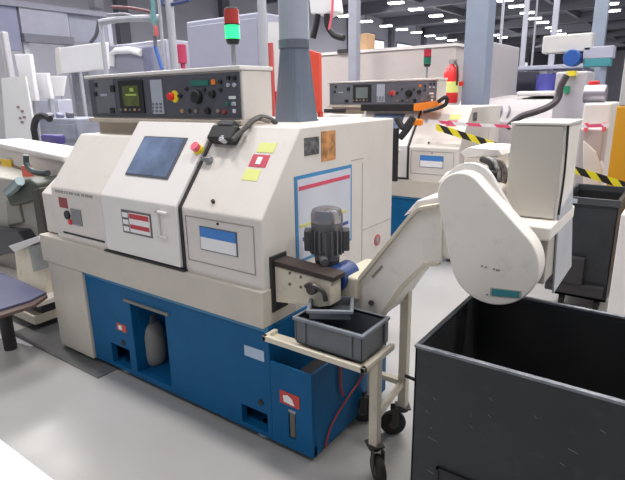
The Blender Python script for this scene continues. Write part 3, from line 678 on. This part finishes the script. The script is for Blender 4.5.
# long cream enclosure behind the second lathe
a = Y(312,82,9.0); b_ = Y(456,46,9.0)
LE = thing('machine_enclosure', ((a.x+b_.x)/2,9.5,0), 'long cream machine enclosure rising behind the second lathe console', 'machine')
M().box(a.x,b_.x,9.0,10.2,.3,b_.z).build('panel', mat('warm_white',(.55,.49,.47),.5,vary=.02), LE, .02)
M().box(a.x-.03,b_.x+.03,8.97,10.23,b_.z,b_.z+.05).build('top_rail', creamw, LE); M().box(a.x+.1,b_.x-.1,9.1,10.1,0,.3).build('plinth', blue, LE)
p = Y(343,51,8.95); M().box(p.x-.12,p.x+.12,8.93,9.0,p.z-.04,p.z+.03).build('vent', dark, LE)
p = Y(360,42,9.2); M().box(p.x-.12,p.x+.16,9.2,9.5,b_.z+.052,b_.z+.36).build('box', orange if False else tan, None, .01, label='small orange-brown box on top of the long cream enclosure', cat='box')
# post and panels near x=352
p = Y(353,75,8.2); struct('trim_20', M().box(p.x-.10,p.x+.06,8.2,8.35,0,6.98), mat('post_grey',(.33,.34,.40),.5), .004)

# ------------------------------------------------ right background machines
T3 = thing('machining_centre', (-1.9,6.9,0), 'tall pale machining centre with square upper housing right of the grey column', 'machine')
a = Y(466,100,7.0); b_ = Y(487,40,7.0); c_ = X(520,48,b_.x)
M().box(a.x,b_.x,7.0,c_.y,1.45,b_.z).build('upper_housing', mat('housing_grey',(.42,.40,.42),.45,vary=.03), T3, .02)
M().box(a.x+.05,b_.x-.04,6.985,7.0,1.52,b_.z-.08).build('front_panel', mat('warm_panel',(.60,.56,.53),.45), T3, .004)
d0 = Y(452,98,6.6); d1 = Y(556,94,6.6)
M().prism([(6.55,.3),(6.55,1.25),(6.9,1.50),(8.2,1.55),(8.2,.3)],'x',d0.x,-1.3).build('lower_body', mat('warm_panel2',(.50,.46,.47),.45,vary=.03), T3, .02)
M().box(-1.85,-1.3,6.95,8.1,1.54,1.60).build('worktop', creamw, T3, .02)
M().box(d0.x+.1,-1.35,6.65,8.1,0,.3).build('plinth', blue, T3)
for px in (497,505): 
    p = Y(px,102,6.5); M().tube([(p.x,6.70,1.42),(p.x+.03,6.62,1.38),(p.x+.01,6.60,1.30)],.014).build('handle', mat('hd',(.25,.24,.28),.5), T3, smooth=True)
p = Y(476,112,6.5); M().box(p.x-.06,p.x+.06,6.535,6.55,p.z-.2,p.z+.1).build('control_strip', panelg2, T3)
M().tube([Y(507,128,5.9),Y(520,117,5.9),Y(535,112,5.9),Y(550,106,5.95),Y(558,98,6),Y(561,86,6.0),Y(567,75,6.0)],.035).build('cable', mat('cable_dark',(.07,.06,.07),.5), None, label='thick dark cable sweeping up over the pale machines at the right', cat='cable', smooth=True)
# rear stands & items upper right
SH = thing('work_bench', (-1.6,9.8,0), 'pale work bench far back carrying the blue violet container', 'bench')
a = Y(505,67,9.8); b_ = Y(553,67,9.8)
zz = Y(520,92,9.8).z
M().box(a.x-.3,b_.x+.5,9.7,10.7,zz-.08,zz).build('top', lav, SH, .01); 
for lx_ in (a.x-.2,b_.x+.4):
    for ly_ in (9.8,10.6): M().box(lx_-.04,lx_+.04,ly_-.04,ly_+.04,0,zz-.08).build('leg', pipeg, SH)
M().box(a.x-.25,b_.x+.5,10.6,10.66,zz,Y(520,70,9.8).z).build('back_panel', mat('bench_dark',(.10,.10,.13),.6), SH)
M().box(a.x-.3,b_.x+.5,9.9,10.5,Y(520,70,9.8).z,Y(520,66,9.8).z).build('upper_shelf', lav, SH, .01)
for lx_ in (a.x-.27,b_.x+.45): M().box(lx_-.03,lx_+.03,10.2,10.26,zz,Y(520,70,9.8).z).build('upright', pipeg, SH)
p = Y(544,92,9.95); q = Y(544,74,9.95)
CT = thing('container', (p.x,10.1,zz), 'blue violet plastic container with white lid on the far work bench', 'container')
M().cyl((p.x,10.15,zz),(p.x,10.15,q.z),.19,.19,24).build('tub', purple, CT, .01, True); M().cyl((p.x,10.15,q.z),(p.x,10.15,q.z+.06),.15).build('lid', white, CT, .01, True)
# pale horizontal housing and blue drum
a = Y(543,36,8.6); b_ = Y(591,51,8.6)
HH = thing('gantry_robot', ((a.x+b_.x)/2,8.7,0), 'pale horizontal gantry beam on a grey post above the blue drum motor', 'gantry')
M().box(a.x,b_.x,8.6,8.85,b_.z,a.z).build('beam', mat('beam_cream',(.56,.55,.54),.5), HH, .02)
M().box(b_.x-.10,b_.x-.02,8.7,8.8,0,a.z).build('post', greyp, HH, .01)
p = Y(572,58,8.55); M().cyl((p.x,8.5,p.z),(p.x,8.75,p.z),.115,n=28).build('drum_motor', bbin, HH, .015, True); M().cyl((p.x,8.65,p.z),(p.x,8.65,b_.z+.02),.05).build('motor_neck', dark, HH)
a = Y(584,59,8.6); b_ = Y(610,66,8.6)
M().box(a.x,b_.x,8.6,8.8,b_.z,a.z).build('teal_cover', teal, HH, .01); M().box(a.x-.02,b_.x+.02,8.6,8.85,a.z,a.z+.16).build('cover_ledge', lav, HH, .01); M().box(b_.x-.12,b_.x-.05,8.65,8.75,0,b_.z).build('post', greyp, HH)
# pale lathe body at right between cabinet and pillar
T4 = thing('grinding_machine', (-.9,6.0,0), 'pale machine with grey spindle cylinder left of the orange pillar', 'machine')
a = Y(556,72,6.4); b_ = Y(583,115,6.4)
M().box(a.x,b_.x,6.4,6.9,.4,a.z).build('column_housing', mat('pale_lav',(.50,.48,.52),.45,vary=.03), T4, .02)
a2 = Y(583,110,5.7); b2 = Y(606,150,5.7)
M().box(a2.x,b2.x,5.7,6.3,.4,Y(595,103,5.7).z).build('front_housing', creamw, T4, .02)
p = Y(584,94,5.9); q = Y(607,90,5.9); M().cyl((p.x,5.9,p.z),(q.x,5.9,p.z),.085).build('spindle', mat('spindle_grey',(.35,.33,.38),.35,metal=.5), T4, .01, True)
M().box(a.x,b2.x,5.75,6.8,0,.4).build('plinth', blue, T4)
p = Y(594,84,6.0); M().cyl((p.x,6.0,p.z-.05),(p.x,6.0,p.z+.03),.05).build('red_knob', red, T4, .01, True)
M().box(Y(564,93,6.38).x,Y(569,93,6.38).x,6.36,6.4,Y(564,93,6.38).z,Y(564,86,6.38).z).build('green_mark', green, T4)
M().box(Y(567,73,6.3).x,Y(575,73,6.3).x,6.3,6.4,Y(567,76,6.3).z,Y(567,71,6.3).z).build('yellow_tag', yellow, T4)
M().prism(XZ([(583,140),(596,152),(602,170),(600,185),(583,185)],5.4),'y',5.4,5.6).build('side_guard', creamw, T4, .01)
M().box(Y(583,128,5.55).x,Y(606,128,5.55).x,5.42,5.7,.3,Y(583,128,5.55).z).build('lower_guard', mat('warm_panel2',(.50,.46,.47),.45), T4, .01)
for px in (586,604): 
    p = Y(px,127,5.38); M().cyl((p.x,5.38,p.z-.04),(p.x,5.38,p.z+.04),.018).box(p.x-.01,p.x+.01,5.38,5.43,p.z-.02,p.z+.02).build('pink_clip', pink, None, .006, True, 'pink clip holding the red and white tape %s' % ('beside the cabinet' if px < 600 else 'beside the orange pillar'), 'clip')
# thin posts at the far right
for i,(px,d,w_) in enumerate(((522,11,.045),(551,10,.045),(532,13,.02),(499,16,.035))):
    p = Y(px,60,d); struct('trim_%d' % (21+i), M().box(p.x-w_,p.x+w_,d,d+w_,0,6.98), mat('post_pale',(.40,.41,.48),.5))
p = Y(598,40,11); struct('trim_25', M().box(p.x-.12,p.x+.1,11,11.15,0,6.98), mat('post_teal',(.22,.26,.33),.5))

# -------------------------------------------------- left background
# pipe frame above the console
PFm = thing('pipe_frame', Vector((-4.2,3.3,0)), 'light grey pipe frame with upright posts behind the foreground console', 'frame')
fy = 3.3
def post(px, r, ztop=4.2, y=fy): p = Y(px,60,y); M().cyl((p.x,y,0),(p.x,y,ztop),r).build('upright', pipeg, PFm, smooth=True)
post(105,.022,Y(105,20,fy).z); post(174,.035); post(264,.035); post(164,.014)
M().tube([Y(102,22,fy),Y(125,19,fy),Y(160,18,fy)],.03).build('rail', pipeg, PFm, smooth=True)
M().tube([Y(112,7,fy),Y(130,8,fy),Y(152,12,fy)],.014).build('air_line', mat('dark_red_hose',(.2,.08,.09),.5), PFm, smooth=True)
M().tube([Y(108,15,fy),Y(125,14,fy),Y(138,18,fy),Y(152,15,fy)],.012).build('air_line', mat('grey_hose',(.3,.3,.36),.5), PFm, smooth=True)
M().tube([Y(162,0,fy),Y(165,5,fy),Y(178,3,fy),Y(190,0,fy)],.016).build('air_line', mat('navy_hose',(.05,.07,.2),.5), PFm, smooth=True)
M().tube([Y(99,20,fy),Y(96,35,fy),Y(91,42,fy)],.018).build('brace', mat('brace_dark',(.14,.14,.17),.5), PFm, smooth=True)
p = Y(95,4,fy); M().box(p.x-.05,p.x+.07,fy-.05,fy+.05,p.z-.05,p.z+.04).build('junction_box', mat('brace_dark',(.14,.14,.17),.5), PFm, .01)
CH_ = thing('cable_bundle', Y(157,60,3.2), 'cable bundle with red upper and blue lower hose dropping to the console', 'cable')
M().tube([Y(151,-20,3.2)+Vector((0,0,4.6)),Y(151,-20,3.2),Y(152,12,3.2),Y(153,24,3.2)],.020).build('teal_hose', mat('teal_hose',(.16,.33,.36),.5), CH_, smooth=True)
M().tube([Y(153,23,3.2),Y(155.5,28,3.2),Y(156.5,36,3.2)],.020).build('red_hose', mat('hose_pinkred',(.60,.12,.12),.5), CH_, smooth=True)
M().tube([Y(154.5,36,3.2),Y(155.5,46,3.2)],.016).build('grey_hose', panelg2, CH_, smooth=True)
M().tube([Y(155,46,3.2),Y(158,56,3.2),Y(162,69,3.2)],.016).build('blue_hose', mat('hose_blue',(.04,.14,.5),.5), CH_, smooth=True)
# red item
p = Y(182,53,4.2); M().cyl((p.x,4.2,p.z-.11),(p.x,4.2,p.z+.09),.05).box(p.x-.02,p.x+.02,4.18,4.22,0,p.z-.1).build('red_beacon', mat('hose_pinkred2',(.5,.05,.12),.5), None, .004, True, 'small dark red beacon between the pipe posts behind the console', 'beacon')
# enclosures
def encl(name, x0,y0,x1,y1,yy,dep,mm,label,zbase=0,cat='machine',extra=None):
    a = Y(x0,y0,yy); b = Y(x1,y1,yy); t = thing(name, ((a.x+b.x)/2, yy+dep/2, zbase), label, cat)
    M().box(a.x,b.x,yy,yy+dep,zbase+(.2 if zbase == 0 else 0),a.z).build('housing', mm, t, .02)
    if zbase == 0: M().box(a.x+.04,b.x-.04,yy+.01,yy+dep-.01,0,.2).build('plinth', dark, t)
    M().box(a.x+.06,b.x-.06,yy-.015,yy,max(b.z,.5),a.z-.07).build('front_panel', mm, t, .006)
    return t, a, b
encl('machine_enclosure',186,22,262,70,5.6,.55,lav,'pale lavender machine enclosure behind the green signal lamp')
t_, a_, b__ = encl('machine_enclosure',106,46,170,90,5.8,.55,mat('pale_encl',(.36,.36,.44),.5,vary=.04),'pale grey enclosure with white rounded window surround behind the hanging hoses')
g = M(); P = [Y(112,66,5.74),Y(112,54,5.74),Y(116,51,5.74),Y(130,50,5.74),Y(141,53,5.74)]
M().tube(P,.055,smooth=False).build('window_surround', white, t_, smooth=True)
M().box(Y(143,55,5.75).x,Y(151,55,5.75).x,5.74,5.79,Y(143,90,5.75).z,Y(143,48,5.75).z).build('side_strip', lavd, t_)
WB = thing('white_panel_box', Y(80,72,4.6), 'long white box panel hung level left of the pipe frame post', 'panel')
a = Y(59,47,4.6); b_ = Y(105,72,4.6)
M().prism(XZ([(57,48),(104,42),(105,69),(59,74)],4.6),'y',4.6,4.68).build('box', white, WB, .01); M().prism(XZ([(56,48),(60,47),(62,74),(58,75)],4.6),'y',4.58,4.6).build('end_strip', creamw, WB)
M().box(a.x+.3,a.x+.34,4.68,4.72,0,b_.z+.1).build('stand', pipeg, WB)
# wide overhead grey panel
OP = thing('partition_screen', (-8.5,6,0), 'broad grey partition screen on posts at the upper left', 'screen')
a = X(18,4,-8.5); b_ = X(70,41,-8.5); c_ = X(-20,0,-8.5)
M().box(-8.6,-8.5,a.y,b_.y,b_.z+.06,a.z-.04).build('sheet', mat('screen_grey',(.28,.285,.35),.6), OP)
M().box(-8.62,-8.48,c_.y,b_.y+.9,a.z-.04,a.z+.04).build('top_rail', mat('rail_grey',(.2,.2,.25),.5), OP); M().box(-8.62,-8.46,a.y,b_.y+.05,b_.z-.06,b_.z+.06).build('bottom_rail', mat('brace_dark',(.14,.14,.17),.5), OP)
M().box(-8.6,-8.52,c_.y,a.y-.03,X(14,50,-8.5).z,a.z-.04).build('violet_sheet', lavd, OP)
for yy in (a.y+.05,b_.y,b_.y+.8): M().box(-8.62,-8.54,yy-.04,yy+.04,0,a.z).build('post', pipeg, OP)
M().box(-8.6,-8.55,b_.y+.05,b_.y+.78,b_.z,a.z).build('narrow_sheet', mat('screen_grey2',(.25,.26,.32),.6), OP)
encl('machine_enclosure',-30,37,12,90,3.6,.08,mat('light_grey_encl',(.55,.54,.57),.5),'light grey rounded enclosure at the left edge of the photo')
# white boards on posts, added as stand-ins for bright windows
for i,(q0,q1,q2,q3,lb) in enumerate((((14,54),(29,54),(36,101),(24,101),'tall bright white'),((35,73),(46,73),(51,99),(39,99),'narrow pale white'),((50,76),(65,76),(62,96),(55,96),'small white'),((54,100),(68,99),(70,120),(58,121),'lower small pale'))):
    yb = (3.9,4.1,7.5,8.1)[i]; P = XZ([q0,q1,q2,q3],yb)
    t = thing('window_stand_in', (sum(p[0] for p in P)/4,yb,0), '%s board standing in for a window behind the left neighbour machine' % lb, 'board')
    M().prism(P,'y',yb,yb+.06).build('panel', white, t, .01)
    xm = sum(p[0] for p in P)/4; M().box(xm-.03,xm+.03,yb+.06,yb+.12,0,max(p[1] for p in P)-.05).build('post', pipeg, t)
encl('tool_cabinet',36,100,60,118,6.6,.4,lav,'pale cabinet low behind the black arched hose',cat='cabinet')
# dark grey machine right of boards
encl('machine_enclosure',70,70,92,100,4.9,.4,mat('midgrey',(.24,.25,.29),.5,vary=.2),'dim grey machine directly left of the foreground console')
t_,a_,b__ = encl('machine_enclosure',38,118,80,140,3.6,.5,mat('bluegrey',(.28,.30,.37),.5,vary=.15),'low blue-grey machine bed behind the left end of the foreground lathe')
for j,px in enumerate((50,60,70)):
    p = Y(px,118,3.7); M().cyl((p.x,3.7,p.z-.0),(p.x+.02,3.7,p.z+random.uniform(.05,.12)),.05).build('fitting', lavd if j%2 else mat('brace_dark',(.14,.14,.17),.5), t_, .01, True)
# paper notice stand
p0 = Y(3,78,3.0)
NT = thing('notice_board', Y(19,140,3.0), 'tilted white notice sheet with small dark marks at the left', 'notice')
M().prism(XZ([(1,78),(25,76),(36,139),(6,141)],3.0),'y',3.0,3.02).build('sheet', white, NT)
g = M()
for px,py in ((18,107),(22,111),(20,118),(24,117),(22,122)): p = Y(px,py,2.995); g.box(p.x-.03,p.x+.03,2.994,3.0,p.z-.015,p.z+.01)
g.build('mark', mat('mark_brown',(.3,.22,.2),.6), NT); p = Y(20,140,3.05); M().box(p.x-.02,p.x+.02,3.02,3.06,0,p.z+.3).build('post', pipeg, NT)
M().box(Y(0,85,3.2).x,Y(18,85,3.2).x,3.2,3.35,Y(5,108,3.2).z,Y(5,83,3.2).z).build('lamp_box', lav, NT, .04, seg=3)
for px,py in ((6,86),(18,86)): p = Y(px,py,3.18); M().cyl((p.x,3.18,p.z),(p.x,3.22,p.z),.03).build('blue_lamp', mat('blue_lamp',(.1,.12,.7),.3), NT, smooth=True)
M().tube([Y(36,142,2.9)-Vector((0,0,1.17)),Y(36,142,2.9),Y(34,128,2.9),Y(37,118,2.9),Y(44,116,2.9),Y(50,119,2.9)],.035).build('arched_hose', black, None, label='black arched hose rising behind the left white machine beam', cat='hose', smooth=True)
p = Y(49,141,2.7); M().box(p.x-.16,p.x+.14,2.7,2.8,p.z-.03,p.z+.06).build('tool_box', mat('violet_dark',(.06,.05,.22),.5), None, .02, label='dark violet case on the left machine bed', cat='case')

# left neighbour machine
LN = thing('bar_feeder', (-4.4,2.2,0), 'long cream neighbouring machine at the left with yellow sticker and dark casting', 'machine')
A = Vector((-5.9,2.43,0)); B = Vector((-3.60,1.97,0)); u = (B-A).normalized(); v = Vector((-u.y,u.x,0))
def lb(l0,l1,d0,d1,z0,z1): return [A+u*l+v*d+Vector((0,0,z)) for z in (z0,z1) for l,d in ((l0,d0),(l1,d0),(l1,d1),(l0,d1))]
Lt = (B-A).length
M().hull8(lb(0,Lt,0,.35,1.17,1.215)).build('top_cover', creamw, LN, .012)
M().hull8(lb(0,Lt-.02,.03,.33,1.02,1.17)).build('trough', cream, LN, .008)
M().hull8(lb(0,Lt-.02,.02,.30,1.0,1.025)).build('trough_edge', brown, LN, .004)
p = Y(7,163,2.28); M().box(p.x-.09,p.x+.10,p.y-.012,p.y,p.z-.035,p.z+.035).build('yellow_sticker', mat('sticker_amber',(.85,.55,.05),.5), LN)
p = Y(25,172,2.03); M().box(p.x-.03,p.x+.03,p.y-.01,p.y+.05,p.z-.05,p.z+.05).build('red_tag', mat('tag_red',(.7,.15,.10),.5), LN)
M().tube([Y(26,155,2.0),Y(27,165,2.0),Y(34,172,1.98),Y(48,173,1.95)],.022).build('cable', mat('cable_green',(.06,.08,.08),.5), LN, smooth=True)
# casting
cp = [Y(3,190,1.80),Y(12,181,1.80),Y(28,179,1.80),Y(36,184,1.80),Y(38,200,1.8),Y(24,203,1.8),Y(10,207,1.8)]
M().prism([(p.x,p.z) for p in cp],'y',1.80,2.05).build('casting', olive, LN, .02, seg=3)
M().tube([Y(8,192,1.77),Y(14,188,1.77),Y(20,181,1.77)],.035).build('coupling', mat('coupling',(.25,.32,.33),.4,metal=.5), LN, smooth=True)
M().prism(XZ([(31,190),(38,188),(46,232),(38,236)],1.76),'y',1.76,1.86).build('arm', mat('arm_brown',(.05,.04,.035),.5), LN, .01)
M().prism(XZ([(2,205),(24,203),(38,240),(-5,245)],2.0),'y',2.02,2.12).build('rear_casting', black, LN, .01)  # plain black plate behind the olive casting
M().prism(XZ([(8,200),(20,196),(25,222),(10,226)],1.9),'y',1.88,2.0).build('bracket', mat('bracket_olive',(.25,.24,.20),.5), LN, .01)
M().prism(XZ([(-20,228),(15,232),(28,250),(-20,260)],1.78),'y',1.80,2.0).build('chute', mat('chute_dark',(.04,.04,.045),.5), LN, .01)
# cream lower boxes
M().prism(XZ([(12,246),(38,240),(50,318),(22,330)],1.75),'y',1.76,2.2).build('lower_housing', old, LN, .01)
M().prism(XZ([(28,247),(44,243),(47,268),(33,272)],1.73),'y',1.73,1.76).build('inspection_door', mat('grey_door',(.27,.28,.26),.5,vary=.3), LN, .004)
M().prism(XZ([(8,246),(38,236),(41,241),(14,252)],1.72),'y',1.72,2.0).build('housing_lip', creamw, LN, .004)
M().box(-5.4,-3.62,1.60,2.35,.05,.12).build('base_frame', old, LN, .006); M().box(-5.4,-3.66,1.66,2.3,.0,.05).build('foot', dark, LN)
M().box(-5.4,-3.58,1.62,2.3,.19,.225).build('frame_rail', cream, LN, .004); M().box(-5.38,-3.62,1.66,2.25,.12,.19).build('frame_gap', dark, LN)
M().box(-5.3,-3.72,1.9,2.3,.22,1.01).build('body', mat('body_grey',(.40,.38,.34),.5,dirt=.4), LN, .01)
BS = thing('steel_tray', Y(20,290,1.45), 'blue-violet flat tray jutting from the left machine above the floor', 'tray')
zt_ = .42; P = [Z(-30,268,.42),Z(4,273,.42),Z(46,292,.42),Z(30,300,.42),Z(-30,318,.42)]
M().prism([(p.x,p.y) for p in P],'z',.405,.42).build('sheet', bluecloth, BS, .003)
M().prism([(p.x,p.y) for p in [Z(-30,313,.42),Z(32,297,.42),Z(46,290,.42),Z(47,293,.42),Z(33,303,.42),Z(-30,322,.42)]],'z',.385,.405).build('edge', mat('edge_brown',(.10,.06,.05),.6), BS, .003)
p = Z(-25,300,.4); M().cyl((p.x,p.y+.15,0),(p.x,p.y+.15,.405),.04).build('pedestal', dark, BS)
# floor plate
PT = M().box(-3.75,-2.66,1.475,1.80,0.0,.006); PT.build('floor_plate', mat('floor_plate_grey',(.13,.13,.13),.55,vary=.2), None, .001, label='dark steel plate on the floor under the left column of the foreground lathe', cat='plate')
# narrow white panel and red tubes beside the duct
t = thing('service_panel', Y(274,70,3.9), 'narrow white service panel between the console and the blue-grey duct', 'panel')
M().prism(XZ([(268,22),(281,22),(282,120),(268,120)],3.9),'y',3.9,4.0).build('sheet', white, t); p = Y(274,100,4.0); M().box(p.x-.04,p.x+.04,4.0,4.05,0,p.z).build('post', pipeg, t)
M().tube([Y(270.5,43,3.8),Y(272,80,3.8),Y(274,118,3.8)],.024).build('red_pipe', mat('pipe_red',(.55,.10,.09),.5), t, smooth=True)
p = Y(276,97,3.85); M().box(p.x-.05,p.x+.05,3.82,3.9,p.z-.06,p.z+.05).build('red_bracket', red, t)
t = thing('red_post', Y(318,115,4.0), 'tall bright red strip post right behind the blue-grey duct', 'post')
a = Y(313,52,4.0); b_ = Y(321,112,4.0)
M().prism(XZ([(309,50),(319,53),(319.5,78),(320,112),(310,114)],4.0),'y',4.0,4.04).build('strip', mat('strip_red',(.75,.09,.05),.5), t, .004); M().box(a.x+.02,b_.x-.03,4.03,4.08,0,b_.z).build('base_post', mat('strip_red',(.75,.09,.05),.5), t)
t = thing('overhead_box', Y(323,15,4.4), 'white overhead box with black straps hanging right of the duct', 'box')
M().prism(XZ([(308,-6),(331,-4),(333,12),(322,16),(310,14)],4.4),'y',4.4,4.6).build('box', white, t, .02)
M().tube([Y(318,14,4.4),Y(316,26,4.4),Y(313,38,4.4)],.03).build('strap', black, t, smooth=True)
M().tube([Y(327,14,4.38),Y(328,26,4.38),Y(334,35,4.38),Y(344,38,4.38)],.03).build('strap', black, t, smooth=True)
M().tube([Y(333,-4,4.36),Y(332,12,4.36),Y(329,30,4.36)],.012).build('pink_cord', pink, t, smooth=True)
M().tube([Y(311,-20,4.5),Y(311,-4,4.5)],.03).build('hanger', pipeg, t)
# white jib arm on top of second machine area
# ---------------------------------------------------------------- lighting
w = bpy.data.worlds.new('world'); scn.world = w; w.use_nodes = True
w.node_tree.nodes['Background'].inputs[0].default_value = (.86,.90,1.0,1); w.node_tree.nodes['Background'].inputs[1].default_value = .36
def area(x,y,z,sx,sy,e,rot=(0,0,0),c=(1,.97,.95)):
    l = bpy.data.lights.new('hall_and_fill_lamp','AREA'); l.shape='RECTANGLE'; l.size=sx; l.size_y=sy; l.energy=e; l.color=c
    o = bpy.data.objects.new('hall_and_fill_lamp', l); col.objects.link(o); o.location=(x,y,z); o.rotation_euler=rot
for x in (-5.5,-1.5,2.5):
    for y in (-1.5,2.0,5.5,9.0):
        area(x,y,5.9,1.5,.5,135 if y > 0 else 45)
area(-10,14,5.9,3,3,380); area(-3,16,5.9,3,3,380); area(-12,30,5.9,4,6,800); area(-2,32,5.9,4,6,800); area(-17.5,27,5.5,2,6,900,(0,math.radians(-35),0)); area(-17.5,45,5.5,2,8,1500,(0,math.radians(-35),0)); area(-17,66,5.5,3,8,1500,(0,math.radians(-35),0)); area(-9,6,5.9,2,2,240); area(-14,9,5.9,2,2,420); area(-11,5,5.9,2,2,260)  # far hall lamps, with added fills for the far left wall and left background
scn.view_settings.view_transform = 'Standard'; scn.view_settings.look = 'None'; scn.view_settings.gamma = 1; scn.view_settings.exposure = .0
